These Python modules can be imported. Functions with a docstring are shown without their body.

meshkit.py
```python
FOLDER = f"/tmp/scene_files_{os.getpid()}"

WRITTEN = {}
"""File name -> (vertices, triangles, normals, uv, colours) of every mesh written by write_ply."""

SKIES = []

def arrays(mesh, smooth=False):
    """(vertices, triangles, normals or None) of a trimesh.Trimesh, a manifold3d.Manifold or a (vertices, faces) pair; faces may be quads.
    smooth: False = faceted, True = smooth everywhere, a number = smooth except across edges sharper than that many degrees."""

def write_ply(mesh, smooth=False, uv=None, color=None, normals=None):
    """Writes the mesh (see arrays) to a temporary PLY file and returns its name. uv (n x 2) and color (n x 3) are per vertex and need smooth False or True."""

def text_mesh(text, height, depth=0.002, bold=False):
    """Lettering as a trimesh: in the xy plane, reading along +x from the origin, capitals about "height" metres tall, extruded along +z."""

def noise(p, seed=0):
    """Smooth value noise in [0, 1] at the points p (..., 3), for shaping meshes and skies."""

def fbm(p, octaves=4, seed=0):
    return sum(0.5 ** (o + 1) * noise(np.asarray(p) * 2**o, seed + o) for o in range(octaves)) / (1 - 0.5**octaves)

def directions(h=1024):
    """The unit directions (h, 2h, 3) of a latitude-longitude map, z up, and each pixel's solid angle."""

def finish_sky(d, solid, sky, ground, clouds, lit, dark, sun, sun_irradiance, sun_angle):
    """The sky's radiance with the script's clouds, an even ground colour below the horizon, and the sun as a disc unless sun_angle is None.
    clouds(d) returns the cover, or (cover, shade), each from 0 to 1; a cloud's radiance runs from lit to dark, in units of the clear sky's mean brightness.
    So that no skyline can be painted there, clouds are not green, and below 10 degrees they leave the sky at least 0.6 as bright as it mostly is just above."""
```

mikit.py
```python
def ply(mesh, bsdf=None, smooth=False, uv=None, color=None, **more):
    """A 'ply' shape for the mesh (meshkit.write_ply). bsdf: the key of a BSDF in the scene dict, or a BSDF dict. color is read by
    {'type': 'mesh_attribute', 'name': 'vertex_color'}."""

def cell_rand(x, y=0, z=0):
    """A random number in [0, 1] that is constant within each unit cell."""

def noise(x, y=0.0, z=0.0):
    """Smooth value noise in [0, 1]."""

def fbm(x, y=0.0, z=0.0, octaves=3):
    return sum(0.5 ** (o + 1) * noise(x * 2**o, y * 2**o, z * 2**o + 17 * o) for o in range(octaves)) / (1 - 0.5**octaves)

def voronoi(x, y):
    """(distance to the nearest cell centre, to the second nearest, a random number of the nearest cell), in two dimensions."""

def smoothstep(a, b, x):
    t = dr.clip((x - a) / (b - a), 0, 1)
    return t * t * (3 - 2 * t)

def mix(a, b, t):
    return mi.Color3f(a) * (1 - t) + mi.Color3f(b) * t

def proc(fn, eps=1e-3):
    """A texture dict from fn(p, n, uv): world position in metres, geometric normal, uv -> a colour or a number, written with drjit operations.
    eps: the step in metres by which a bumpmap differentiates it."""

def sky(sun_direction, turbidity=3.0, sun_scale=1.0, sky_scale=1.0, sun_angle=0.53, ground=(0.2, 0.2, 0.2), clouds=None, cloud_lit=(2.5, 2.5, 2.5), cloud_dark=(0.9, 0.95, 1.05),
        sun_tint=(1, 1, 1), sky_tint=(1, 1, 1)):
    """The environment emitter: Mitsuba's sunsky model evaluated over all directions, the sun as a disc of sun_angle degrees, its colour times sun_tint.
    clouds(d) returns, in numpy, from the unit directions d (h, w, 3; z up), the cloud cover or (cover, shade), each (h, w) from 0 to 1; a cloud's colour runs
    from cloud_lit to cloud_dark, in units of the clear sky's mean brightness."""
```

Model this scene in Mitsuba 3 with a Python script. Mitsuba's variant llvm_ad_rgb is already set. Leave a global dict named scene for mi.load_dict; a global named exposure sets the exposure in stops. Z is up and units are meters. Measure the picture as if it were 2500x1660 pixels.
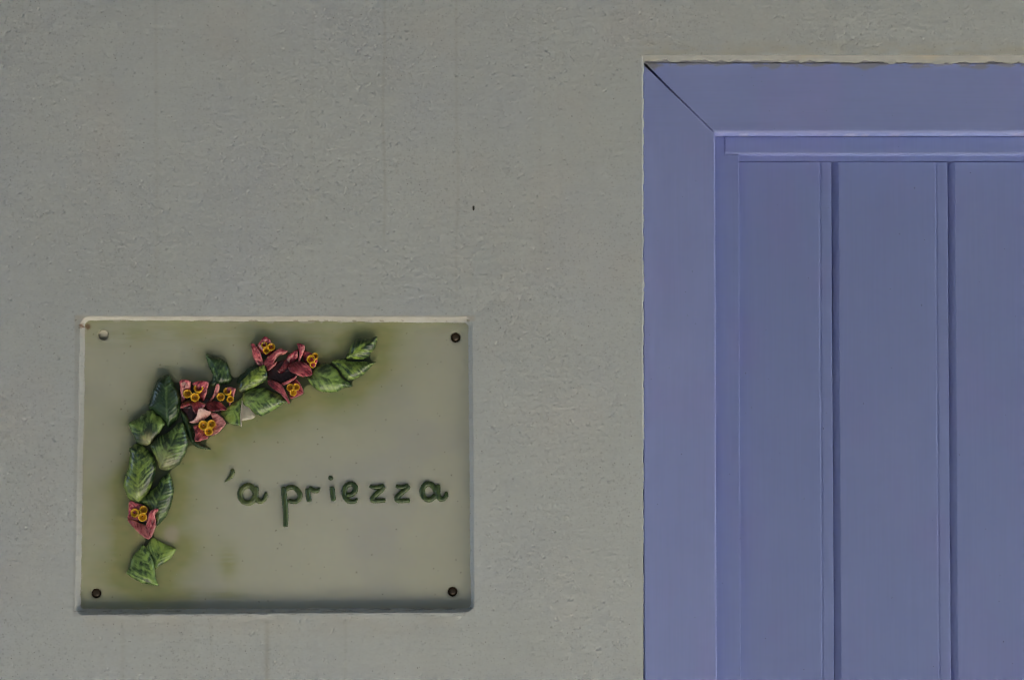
import math
import numpy as np, trimesh, mitsuba as mi, mikit, meshkit, manifold3d, shapely
import drjit as dr
from scipy.spatial import Delaunay
from mikit import noise, fbm, smoothstep, mix, cell_rand, voronoi

scene, labels = {}, {}
T = mi.ScalarTransform4f
ZC = 1.83                      # height in metres of the wall point that the camera looks at; (x, z, h) below are millimetres from it, h out of the wall
PITCH, DIST = math.radians(3.0), 2.5
CANOPY, LANE, LANEH = 1.7, 3.6, 4.2   # metres: reach of the added overhang, width of the lane, height of the added house

# ---------------------------------------------------------------- camera, sky, exposure
scene['camera'] = {'type': 'perspective', 'fov': 2 * math.degrees(math.atan(0.3935 / (DIST / math.cos(PITCH)))), 'fov_axis': 'x', 'near_clip': 0.05, 'far_clip': 500.0,
                   'to_world': T().look_at(origin=[0, -DIST, ZC - DIST * math.tan(PITCH)], target=[0, 0, ZC], up=[0, 0, 1])}
scene['sky'] = mikit.sky([0.22, -0.34, 0.92], turbidity=3.0, ground=(0.3, 0.28, 0.25))
exposure = 3.96

# ---------------------------------------------------------------- measured outlines (mm)
LEAVES=[{'o':[(-264.9,-26.0),(-267.8,-27.1),(-272.8,-30.5),(-274.7,-35.2),(-276.7,-39.6),(-277.9,-44.8),(-279.8,-50.0),(-279.5,-52.4),(-276.6,-53.6),(-274.2,-56.1),(-271.8,-58.1),(-268.2,-61.7),(-266.1,-64.5),(-264.5,-66.9),(-261.3,-64.5),(-257.7,-60.5),(-256.1,-56.1),(-255.0,-50.0),(-255.3,-44.4),(-256.6,-39.2),(-259.5,-34.4),(-261.9,-29.5),(-263.3,-26.5)],'b':(-264.9,-66.7),'t':(-265.3,-26.1),'h':(2.5,4.5,4.5),'c':(0.12,0.15,0.0)},{'o':[(-263.7,-101.8),(-267.0,-104.1),(-270.2,-106.9),(-272.5,-111.5),(-277.0,-115.2),(-279.8,-118.4),(-283.5,-120.7),(-286.2,-124.4),(-282.1,-126.7),(-278.8,-129.0),(-276.9,-132.3),(-274.2,-136.9),(-273.2,-142.6),(-269.5,-139.6),(-265.4,-134.1),(-262.7,-127.6),(-260.9,-120.7),(-260.2,-115.2),(-260.9,-109.2),(-262.3,-104.6)],'b':(-276.0,-133.6),'t':(-263.5,-101.8),'h':(2.2,3.5,4.0),'c':(0.3,0.35,0.1)},{'o':[(-295.0,-63.9),(-290.7,-61.3),(-286.2,-59.3),(-284.7,-57.3),(-281.4,-56.1),(-280.5,-54.0),(-276.6,-53.8),(-274.6,-55.7),(-273.4,-57.7),(-271.0,-58.1),(-269.0,-60.5),(-266.9,-64.1),(-268.5,-67.3),(-270.9,-70.9),(-274.1,-74.5),(-277.3,-78.9),(-280.5,-80.8),(-284.9,-80.2),(-288.5,-78.1),(-290.2,-74.5),(-292.2,-70.9),(-294.0,-66.9)],'b':(-278.5,-78.9),'t':(-290.3,-61.7),'h':(5.5,3.5,3.0),'c':(0.45,0.35,1.0)},{'o':[(-289.0,-79.1),(-291.6,-81.1),(-294.2,-83.4),(-293.6,-87.5),(-294.3,-91.7),(-294.7,-97.2),(-296.5,-102.3),(-298.3,-108.3),(-298.7,-112.0),(-296.9,-116.6),(-294.5,-121.7),(-290.8,-124.0),(-286.7,-124.9),(-283.5,-122.1),(-280.3,-118.4),(-278.0,-113.8),(-275.7,-107.4),(-274.4,-101.8),(-273.7,-96.3),(-275.3,-90.8),(-278.1,-86.1),(-282.3,-82.5),(-286.0,-80.1)],'b':(-285.8,-124.2),'t':(-288.3,-79.7),'h':(3.0,4.0,4.5),'c':(0.42,0.6,0.2)},{'o':[(-253.6,-62.9),(-257.2,-64.4),(-260.8,-68.1),(-266.2,-71.7),(-270.4,-73.5),(-274.0,-76.5),(-277.9,-81.0),(-276.4,-85.5),(-273.9,-89.7),(-272.1,-94.6),(-270.3,-98.8),(-265.5,-100.0),(-260.7,-98.2),(-255.9,-95.2),(-252.3,-89.1),(-249.9,-83.1),(-248.7,-77.7),(-250.3,-71.1),(-251.8,-66.2)],'b':(-270.9,-98.2),'t':(-253.1,-63.8),'h':(4.5,6.0,4.0),'c':(0.35,0.3,0.7)},{'o':[(-255.3,-54.2),(-253.1,-54.8),(-250.3,-57.8),(-248.5,-63.2),(-245.7,-69.9),(-244.5,-75.9),(-240.9,-78.9),(-236.0,-81.3),(-231.7,-83.7),(-237.8,-83.4),(-243.9,-81.3),(-247.5,-77.7),(-249.9,-72.3),(-251.8,-66.2),(-254.2,-60.2)],'b':(-254.9,-54.8),'t':(-232.1,-83.4),'h':(2.0,1.2,1.5),'c':(0.12,0.1,0)},{'o':[(-235.2,-10.2),(-231.1,-12.2),(-225.4,-13.6),(-220.5,-16.4),(-218.4,-20.0),(-217.3,-24.9),(-215.7,-29.8),(-218.3,-33.3),(-221.8,-34.0),(-226.0,-35.1),(-230.2,-35.4),(-233.2,-35.1),(-231.3,-31.9),(-230.3,-27.0),(-232.1,-22.8),(-233.9,-17.8),(-235.6,-13.6)],'b':(-224.6,-36.1),'t':(-234.9,-10.8),'h':(1.5,3.5,2.5),'c':(0.25,0.1,0)},{'o':[(-212.4,-31.8),(-210.1,-27.3),(-206.2,-24.5),(-204.0,-21.7),(-200.0,-19.7),(-197.8,-18.3),(-193.8,-18.3),(-196.1,-22.8),(-200.6,-27.3),(-205.0,-30.7),(-209.0,-34.6)],'b':(-195.0,-18.8),'t':(-211.8,-31.8),'h':(1.0,1.0,1.5),'c':(0.02,0.0,0)},{'o':[(-207.7,-43.9),(-211.2,-46.3),(-216.1,-48.8),(-219.6,-51.6),(-224.5,-55.1),(-221.7,-59.3),(-218.2,-63.2),(-213.9,-65.0),(-209.4,-65.2),(-209.2,-59.3),(-208.7,-52.3)],'b':(-208.4,-44.6),'t':(-218.9,-62.2),'h':(1.4,1.2,1.0),'c':(0.5,0.4,0)},{'o':[(-207.1,-40.4),(-204.4,-38.5),(-200.5,-36.9),(-196.0,-36.9),(-192.6,-36.2),(-188.1,-37.4),(-184.2,-39.7),(-179.1,-41.6),(-176.9,-44.2),(-172.8,-47.3),(-176.8,-48.7),(-180.2,-51.5),(-183.6,-53.2),(-188.1,-56.0),(-193.1,-58.0),(-197.6,-56.6),(-199.9,-54.3),(-202.7,-51.5),(-206.1,-49.8),(-207.5,-47.0),(-207.8,-43.6)],'b':(-206.7,-44.7),'t':(-172.9,-47.3),'h':(3.0,2.0,3.0),'c':(0.48,0.35,0.1)},{'o':[(-190.5,-19.3),(-193.8,-20.2),(-197.8,-22.2),(-201.7,-25.0),(-205.0,-28.7),(-208.4,-31.8),(-210.1,-35.2),(-210.4,-38.3),(-208.9,-40.0),(-204.4,-38.5),(-200.0,-36.9),(-194.9,-34.6),(-190.4,-31.8),(-187.9,-28.4),(-188.2,-25.0),(-189.6,-21.7)],'b':(-209.5,-39.1),'t':(-189.9,-19.7),'h':(5.0,7.5,2.0),'c':(0.55,0.8,0.2)},{'o':[(-157.7,-28.7),(-155.0,-27.9),(-153.3,-25.0),(-151.1,-20.5),(-147.1,-18.0),(-142.1,-17.4),(-139.2,-19.4),(-135.9,-21.7),(-133.6,-24.5),(-131.9,-27.9),(-128.5,-30.7),(-125.1,-32.9),(-122.8,-35.2),(-126.8,-36.0),(-130.7,-36.9),(-134.1,-39.1),(-138.6,-40.0),(-143.7,-39.7),(-148.7,-38.8),(-152.1,-36.3),(-155.0,-33.5),(-156.9,-30.9)],'b':(-152.7,-25.6),'t':(-122.9,-35.1),'h':(4.0,2.5,3.0),'c':(0.42,0.35,0.1)},{'o':[(-139.0,-16.6),(-135.9,-14.6),(-130.8,-14.3),(-125.2,-15.7),(-120.7,-16.6),(-114.5,-16.3),(-109.4,-16.6),(-104.9,-16.6),(-108.3,-19.4),(-111.1,-22.8),(-114.5,-26.2),(-118.4,-28.4),(-122.3,-30.1),(-126.3,-30.7),(-129.1,-28.4),(-131.3,-25.6),(-133.0,-22.8),(-136.4,-19.4)],'b':(-138.7,-16.9),'t':(-104.9,-16.6),'h':(3.5,3.0,2.5),'c':(0.4,0.6,0)},{'o':[(-128.0,-13.8),(-127.4,-11.0),(-125.2,-8.7),(-124.6,-4.8),(-122.4,-1.4),(-119.0,1.5),(-113.4,1.7),(-108.9,1.2),(-103.7,2.9),(-104.4,-1.9),(-106.1,-6.4),(-108.9,-9.8),(-111.1,-12.9),(-115.1,-14.6),(-120.7,-14.6),(-125.2,-14.3)],'b':(-126.3,-13.5),'t':(-103.8,2.7),'h':(3.0,4.5,3.5),'c':(0.42,0.65,0)},{'o':[(-276.0,-151.2),(-272.7,-152.9),(-270.1,-154.5),(-264.9,-157.1),(-258.4,-160.1),(-260.4,-164.8),(-263.6,-168.3),(-266.8,-170.8),(-270.6,-173.1),(-273.5,-175.1),(-275.1,-169.9),(-277.7,-164.1),(-281.0,-158.9),(-279.1,-155.2)],'b':(-273.8,-174.4),'t':(-266.2,-157.1),'h':(2.2,2.0,1.6),'c':(0.5,0.5,0)},{'o':[(-283.9,-156.8),(-286.7,-160.9),(-290.6,-164.8),(-292.5,-169.2),(-293.7,-173.7),(-296.1,-178.5),(-293.7,-180.7),(-289.2,-183.6),(-283.4,-186.5),(-277.6,-187.3),(-271.7,-188.2),(-273.5,-183.3),(-274.1,-178.2),(-274.5,-173.1),(-276.1,-167.3),(-278.4,-162.2),(-281.0,-159.0)],'b':(-272.5,-187.7),'t':(-284.2,-157.7),'h':(2.0,2.6,2.2),'c':(0.5,0.4,0)}]
FLOWERS=[{'p':[{'o':[(-255.4,-31.5),(-253.9,-30.4),(-250.6,-30.3),(-246.8,-31.9),(-247.2,-37.2),(-249.1,-41.8),(-252.1,-46.4),(-254.6,-46.8),(-255.0,-41.0),(-255.3,-36.4)],'b':(-249.8,-43.3),'t':(-253.7,-30.9),'h':(2.5,8,0.8),'c':0.35},{'o':[(-245.7,-33.4),(-243.0,-31.9),(-239.2,-31.3),(-233.8,-31.8),(-233.3,-33.8),(-234.6,-40.3),(-237.4,-46.6),(-240.3,-44.8),(-243.0,-40.3)],'b':(-242.9,-43.3),'t':(-234.2,-32.2),'h':(2.5,7.5,0.8),'c':0.25},{'o':[(-254.9,-52.1),(-252.8,-47.9),(-248.7,-46.8),(-241.8,-46.9),(-235.3,-49.2),(-236.8,-52.1),(-239.5,-54.4),(-242.5,-56.7),(-244.8,-54.0),(-247.1,-49.8),(-251.3,-50.8)],'b':(-245.6,-46.4),'t':(-242.5,-56.3),'h':(4,8.5,0.5),'c':0.2}],'s':[(-249.5,-41.1,3.13,-0.1,0.1),(-241.0,-36.7,3.43,0.05,0.5),(-243.6,-43.9,3.28,0.1,0)]},{'p':[{'o':[(-226.8,-33.8),(-225.0,-33.8),(-224.6,-36.1),(-225.8,-40.6),(-229.2,-44.5),(-231.9,-46.9),(-233.8,-47.2),(-230.7,-43.3),(-228.8,-39.1),(-228.1,-36.4)],'b':(-230.0,-46.4),'t':(-225.8,-34.2),'h':(3,9,0.3),'c':0.55},{'o':[(-219.3,-37.2),(-216.6,-36.1),(-212.6,-36.9),(-212.6,-39.1),(-213.9,-43.3),(-216.2,-48.3),(-217.7,-50.2),(-218.5,-44.8)],'b':(-220.0,-45.6),'t':(-212.8,-37.2),'h':(2.5,7,0.8),'c':0.5},{'o':[(-235.3,-48.3),(-231.5,-46.8),(-227.7,-46.8),(-223.8,-47.9),(-220.8,-50.6),(-218.6,-53.4),(-220.4,-53.8),(-223.8,-54.0),(-229.1,-54.8),(-233.0,-53.6),(-234.9,-51.3)],'b':(-227.7,-47.1),'t':(-218.9,-53.4),'h':(4,8,0.6),'c':0.15}],'s':[(-223.9,-43.6,2.98,-0.1,0),(-218.9,-39.0,3.05,-0.3,0.5),(-216.2,-45.2,2.59,0.35,0.1)]},{'p':[{'o':[(-247.2,-63.0),(-244.4,-61.3),(-242.1,-58.2),(-241.0,-54.4),(-239.8,-52.1),(-236.8,-52.5),(-233.7,-54.2),(-230.6,-55.3),(-233.3,-58.6),(-236.7,-61.3),(-240.2,-63.0),(-244.0,-63.9),(-245.9,-63.9)],'b':(-236.7,-60.9),'t':(-239.8,-52.5),'h':(4.5,10,0.5),'c':0.8},{'o':[(-231.8,-56.5),(-228.4,-55.9),(-224.6,-57.8),(-221.9,-60.5),(-219.9,-63.5),(-221.1,-66.2),(-223.7,-69.3),(-226.8,-71.6),(-229.8,-73.3),(-232.1,-72.9),(-230.6,-67.7),(-229.9,-62.0)],'b':(-232.1,-65.8),'t':(-220.3,-63.5),'h':(2.5,6,1.0),'c':0.65},{'o':[(-244.9,-65.8),(-242.1,-65.1),(-238.2,-67.7),(-235.2,-70.4),(-233.6,-73.1),(-234.2,-75.8),(-238.2,-76.9),(-242.0,-78.0),(-244.0,-76.9),(-243.7,-73.1),(-244.0,-69.3)],'b':(-236.7,-67.7),'t':(-242.8,-77.7),'h':(2.5,6,0.8),'c':0.45}],'s':[(-237.2,-65.3,3.51,-0.1,0),(-230.7,-64.3,3.13,0.35,0.2),(-233.0,-70.2,3.13,0,-0.15)]},{'p':[{'o':[(-190.0,3.0),(-188.4,2.3),(-186.5,0.7),(-185.0,-1.8),(-183.5,-4.6),(-182.3,-6.5),(-185.0,-10.4),(-188.0,-11.9),(-191.5,-10.7),(-194.5,-8.1),(-196.1,-4.2),(-193.8,-0.8),(-191.9,1.5)],'b':(-189.2,-10.0),'t':(-189.8,2.6),'h':(2,7,0.8),'c':0.12},{'o':[(-200.6,-2.9),(-198.4,-3.0),(-196.8,-4.6),(-193.8,-8.8),(-192.2,-13.4),(-191.3,-18.0),(-192.9,-20.3),(-196.0,-18.8),(-198.3,-14.9),(-199.5,-10.0),(-200.1,-6.2)],'b':(-192.2,-18.0),'t':(-200.1,-3.1),'h':(5.5,9,0.3),'c':0.4},{'o':[(-191.8,-18.4),(-189.9,-14.9),(-187.6,-12.7),(-184.6,-10.4),(-181.1,-7.7),(-177.3,-6.3),(-174.3,-7.7),(-172.4,-8.8),(-175.4,-10.4),(-178.5,-10.9),(-181.1,-13.4),(-183.4,-18.0),(-180.9,-16.5),(-182.3,-19.5),(-184.9,-22.2),(-188.0,-23.7),(-189.1,-20.3)],'b':(-190.3,-18.8),'t':(-172.7,-8.8),'h':(5.5,8,0.6),'c':0.4}],'s':[(-190.6,-3.5,2.37,-0.15,0.4),(-184.9,-5.0,2.9,0.35,0.3),(-189.1,-8.1,2.44,0,-0.1)]},{'p':[{'o':[(-165.2,-3.1),(-162.4,-2.8),(-159.4,-4.4),(-159.8,-8.8),(-161.7,-12.7),(-163.4,-16.5),(-165.4,-19.0),(-164.3,-14.9),(-163.6,-10.4),(-164.2,-6.2)],'b':(-164.3,-17.2),'t':(-164.4,-3.1),'h':(5,8.5,0.3),'c':0.2},{'o':[(-160.5,-8.3),(-157.1,-8.8),(-153.6,-10.4),(-150.6,-13.0),(-149.6,-16.1),(-151.3,-20.3),(-154.0,-21.1),(-157.4,-18.0),(-160.9,-14.9)],'b':(-160.1,-14.9),'t':(-149.8,-14.9),'h':(2.5,5.5,0.8),'c':0.05},{'o':[(-172.1,-19.9),(-169.7,-18.0),(-166.2,-16.5),(-163.6,-16.1),(-160.5,-16.7),(-157.4,-18.4),(-154.8,-21.1),(-153.1,-26.0),(-154.3,-27.6),(-157.0,-27.9),(-160.1,-28.4),(-163.5,-27.6),(-166.6,-26.0),(-169.6,-24.9),(-171.5,-22.6)],'b':(-163.2,-18.0),'t':(-153.6,-27.2),'h':(5.5,8.5,1.2),'c':0.3},{'o':[(-164.7,-7.3),(-166.6,-7.7),(-169.3,-9.6),(-172.3,-11.9),(-175.0,-15.7),(-178.0,-20.3),(-180.3,-24.1),(-178.0,-25.7),(-174.2,-22.6),(-171.2,-18.8),(-168.1,-16.5),(-165.1,-13.4)],'b':(-170.4,-17.2),'t':(-166.6,-8.1),'h':(2,6,0.5),'c':0.02}],'s':[(-154.7,-14.7,3.21,-0.25,0),(-151.5,-12.2,2.52,0.0,0.3),(-153.0,-19.1,2.44,0.2,-0.4)]},{'p':[{'o':[(-188.1,-31.8),(-186.4,-30.4),(-182.6,-31.2),(-178.0,-33.7),(-175.7,-36.3),(-173.8,-40.2),(-171.9,-44.4),(-170.5,-48.0),(-172.0,-48.5),(-174.5,-44.9),(-178.0,-41.3),(-181.8,-38.6),(-185.6,-36.0)],'b':(-185.6,-32.5),'t':(-171.1,-48.2),'h':(6,8,0.4),'c':0.45},{'o':[(-177.2,-33.5),(-173.4,-31.4),(-169.6,-29.7),(-165.4,-27.5),(-166.0,-29.1),(-168.8,-31.4),(-172.3,-33.7),(-175.7,-34.8)],'b':(-176.5,-34.1),'t':(-165.8,-27.8),'h':(6.5,9,0.2),'c':0.3},{'o':[(-171.1,-32.5),(-168.1,-31.4),(-166.2,-29.9),(-164.3,-31.4),(-162.3,-34.4),(-160.8,-37.9),(-160.2,-40.7),(-163.1,-42.5),(-166.5,-44.0),(-170.3,-44.9),(-172.2,-41.3),(-172.6,-36.7)],'b':(-169.6,-36.3),'t':(-160.8,-40.9),'h':(2.5,5.5,0.8),'c':0.4}],'s':[(-170.6,-36.3,2.9,-0.4,0.25),(-165.7,-35.9,2.75,0.35,0.25),(-168.1,-40.6,2.59,0.0,-0.5)]},{'p':[{'o':[(-293.6,-123.3),(-288.8,-124.7),(-283.6,-126.3),(-279.4,-128.4),(-279.1,-133.4),(-280.3,-139.1),(-286.7,-139.1),(-292.5,-138.0),(-295.0,-137.2),(-294.6,-132.1),(-294.4,-127.0)],'b':(-285.5,-134.7),'t':(-294.0,-124.4),'h':(2,5.5,0.5),'c':0.3},{'o':[(-295.0,-137.7),(-291.9,-137.5),(-287.4,-139.5),(-283.5,-141.1),(-281.0,-142.3),(-277.7,-150.7),(-279.0,-152.7),(-282.8,-150.7),(-286.7,-147.5),(-291.2,-143.0)],'b':(-282.9,-141.1),'t':(-280.3,-151.9),'h':(3.5,6.5,0.4),'c':0.55},{'o':[(-279.7,-138.5),(-278.4,-133.4),(-276.5,-130.5),(-272.1,-128.9),(-270.9,-130.3),(-273.9,-134.0),(-273.2,-138.5),(-273.1,-142.3),(-275.2,-147.5),(-276.5,-150.7),(-279.0,-152.3),(-280.9,-147.5),(-281.1,-143.0)],'b':(-279.0,-148.7),'t':(-271.4,-129.5),'h':(4,8.5,0.5),'c':0.4}],'s':[(-289.7,-132.4,3.21,-0.35,0.1),(-282.7,-130.0,3.08,0.2,0.35),(-283.4,-135.9,3.34,0.2,-0.35)]}]
HOLLOWS=[[(-254.7,-46.3),(-249.1,-44.8),(-236.9,-43.3),(-230.8,-46.3),(-229.3,-50.9),(-233.8,-54.4),(-239.9,-56.3),(-242.2,-60.1),(-246.8,-63.3),(-251.0,-58.6),(-254.1,-54.0)],[(-188.8,-21.8),(-183.5,-18.0),(-178.1,-15.7),(-170.5,-13.4),(-165.1,-18.0),(-163.6,-23.3),(-165.1,-27.1),(-170.4,-31.0),(-175.8,-34.0),(-183.4,-32.1),(-188.0,-31.0)]]
LETTERS=[[([(-215.9,-98.9),(-215.1,-100.5),(-215.4,-102.5),(-217.0,-105.3),(-219.1,-107.3),(-221.1,-108.6)],[0.93,1.16,1.16,0.97,0.66,0.31])],[([(-198.0,-117.5),(-199.0,-114.4),(-200.9,-112.1),(-203.5,-111.5),(-206.3,-112.7),(-208.5,-115.4),(-209.3,-118.6),(-208.4,-121.7),(-206.3,-124.0),(-203.2,-124.8),(-200.3,-123.8),(-198.4,-121.3),(-197.9,-118.3)],[1.47]),([(-196.6,-112.0),(-196.8,-115.6),(-196.9,-119.4),(-196.0,-122.3),(-193.2,-123.7),(-190.7,-121.9),(-189.5,-119.0),(-189.1,-116.5)],[1.16,1.31,1.31,1.39,1.31,1.16,1.0,0.62])],[([(-176.1,-112.3),(-175.4,-118.3),(-174.6,-126.0),(-174.1,-134.8),(-174.3,-143.5)],[1.24,1.55,1.58,1.47,1.28]),([(-174.2,-115.2),(-172.0,-113.2),(-168.5,-112.9),(-165.4,-114.8),(-163.2,-118.3),(-163.8,-121.7),(-166.5,-123.8),(-169.4,-123.7),(-172.1,-122.7)],[1.16,1.28,1.28,1.31,1.39,1.31,1.28,1.16,1.0])],[([(-156.8,-113.6),(-157.1,-115.9),(-156.7,-119.8),(-155.6,-124.2)],[1.31,1.39,1.39,1.31]),([(-156.5,-113.2),(-154.2,-114.4),(-151.7,-115.6),(-149.4,-115.0),(-147.8,-113.2)],[1.16,1.24,1.31,1.08,0.39])],[([(-138.6,-112.2),(-138.1,-117.5),(-137.2,-123.5)],[1.28,1.39,1.39]),([(-139.5,-105.8),(-139.4,-105.8)],[1.78,1.7])],[([(-127.9,-117.9),(-125.1,-118.7),(-122.3,-117.5),(-120.6,-115.2),(-120.6,-112.3),(-122.7,-110.5),(-125.6,-110.5),(-128.1,-112.5),(-129.2,-115.9),(-128.9,-119.4),(-127.1,-122.3),(-124.2,-123.8),(-121.1,-123.6),(-118.6,-121.5)],[1.08,1.24,1.35,1.39,1.39,1.31,1.31,1.39,1.39,1.39,1.39,1.31,1.16,0.62])],[([(-109.5,-111.9),(-106.7,-112.9),(-103.2,-112.8),(-100.5,-112.1),(-98.2,-111.5)],[0.85,1.16,1.24,1.24,1.08]),([(-98.4,-111.7),(-100.9,-115.2),(-104.4,-118.1),(-107.0,-121.0),(-107.2,-122.7),(-104.7,-123.3),(-101.3,-123.0),(-97.2,-123.0)],[1.24,1.39,1.39,1.39,1.39,1.24,1.24,1.16])],[([(-89.5,-111.6),(-86.8,-112.7),(-83.1,-112.4),(-79.5,-111.3)],[0.85,1.16,1.24,1.16]),([(-79.2,-111.4),(-81.8,-114.6),(-85.4,-117.5),(-88.3,-120.2),(-88.6,-122.3),(-86.0,-123.3),(-81.9,-123.0),(-78.4,-122.8)],[1.31,1.35,1.35,1.39,1.39,1.24,1.24,1.16])],[([(-58.5,-116.7),(-59.8,-113.2),(-62.3,-110.7),(-65.4,-110.2),(-67.9,-112.3),(-69.1,-115.9),(-68.5,-119.4),(-66.3,-121.9),(-63.4,-122.3),(-60.5,-120.8),(-58.7,-118.3)],[1.47]),([(-56.6,-110.5),(-57.0,-114.0),(-57.2,-117.5),(-56.4,-120.4),(-54.1,-122.0),(-51.9,-121.1),(-50.7,-118.8),(-50.5,-116.1)],[1.08,1.39,1.47,1.47,1.39,1.24,1.16,0.7])]]
CHIP=[(-208.3,-49.2),(-204.4,-50.1),(-201.9,-51.5),(-199.3,-55.1),(-197.6,-58.2),(-201.0,-60.5),(-204.9,-61.3),(-208.6,-60.9)]
SLIVER=[(-207.9,-43.9),(-208.2,-48.1),(-208.9,-52.6),(-209.3,-57.7),(-208.9,-65.6)]
OUTER=[(-331.6,18.0),(-30.5,17.7),(-28.7,-208.1),(-334.4,-210.3)]
INNER=[(-328.9,15.4),(-34.4,13.4),(-32.1,-205.2),(-331.1,-205.8)]
HOLES=[(-315.4,4.3),(-43.5,2.5),(-319.6,-194.2),(-45.7,-192.9)]
INSECT=[(-29.6,101.7)]
DOOR={'xo':99.2,'xi':101.3,'zo':220.1,'zi':215.6,'ft':215.5,'fi':157.1,'fb':160.2,'sb':146.0,'se':176.8,'sl':165.8,'rb':141.2,'g1':250.7,'g2':341.7,'q1':241.4,'q2':332.1}
MISC={'scar':(-267.2,-149.3),'rust':(-328.3,10.9),'drips':[-274.4,-153.8,-99.2,-42.5,-188.1,-51.0],'blob':(-187.1,-210.6)}

# ---------------------------------------------------------------- helpers
rng = np.random.default_rng(7)


def W(p):
    """(x, z, h) in mm on the wall -> world metres."""
    p = np.asarray(p, float)
    return np.stack([p[..., 0] / 1000, -p[..., 2] / 1000, ZC + p[..., 1] / 1000], -1)


def numbered(key):
    if key not in scene and not any(k.startswith(key + '__') for k in scene):
        return key
    n = 1
    while f'{key}_{n:03d}' in scene or any(k.startswith(f'{key}_{n:03d}__') for k in scene):
        n += 1
    return f'{key}_{n:03d}'


def put(key, v, f, bsdf, smooth=False, color=None, world=False):
    key = numbered(key)
    v = np.asarray(v, float)
    color = color if color is None or bsdf == 'mat_glaze' else color * .88
    scene[key] = mikit.ply(trimesh.Trimesh(v if world else W(v), np.asarray(f), process=False), bsdf, smooth=smooth, color=color)
    return key


def fb(x, z, sx, sz, octaves=3, seed=0):
    x, z = np.broadcast_arrays(np.asarray(x, float), np.asarray(z, float))
    return meshkit.fbm(np.stack([x / sx, z / sz, np.full(x.shape, seed * 7.13 + 0.37)], -1), octaves, seed)


def sst(a, b, x):
    t = np.clip((x - a) / (b - a), 0, 1)
    return t * t * (3 - 2 * t)


def lerp(a, b, t):
    return np.asarray(a) * (1 - t) + np.asarray(b) * t


def sdf(poly, x, z):
    """Signed distance to a polygon's edge, positive inside."""
    p = shapely.points(np.ravel(x), np.ravel(z))
    s = shapely.distance(shapely.boundary(poly), p) * np.where(shapely.contains(poly, p), 1, -1)
    return s.reshape(np.shape(x))


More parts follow.
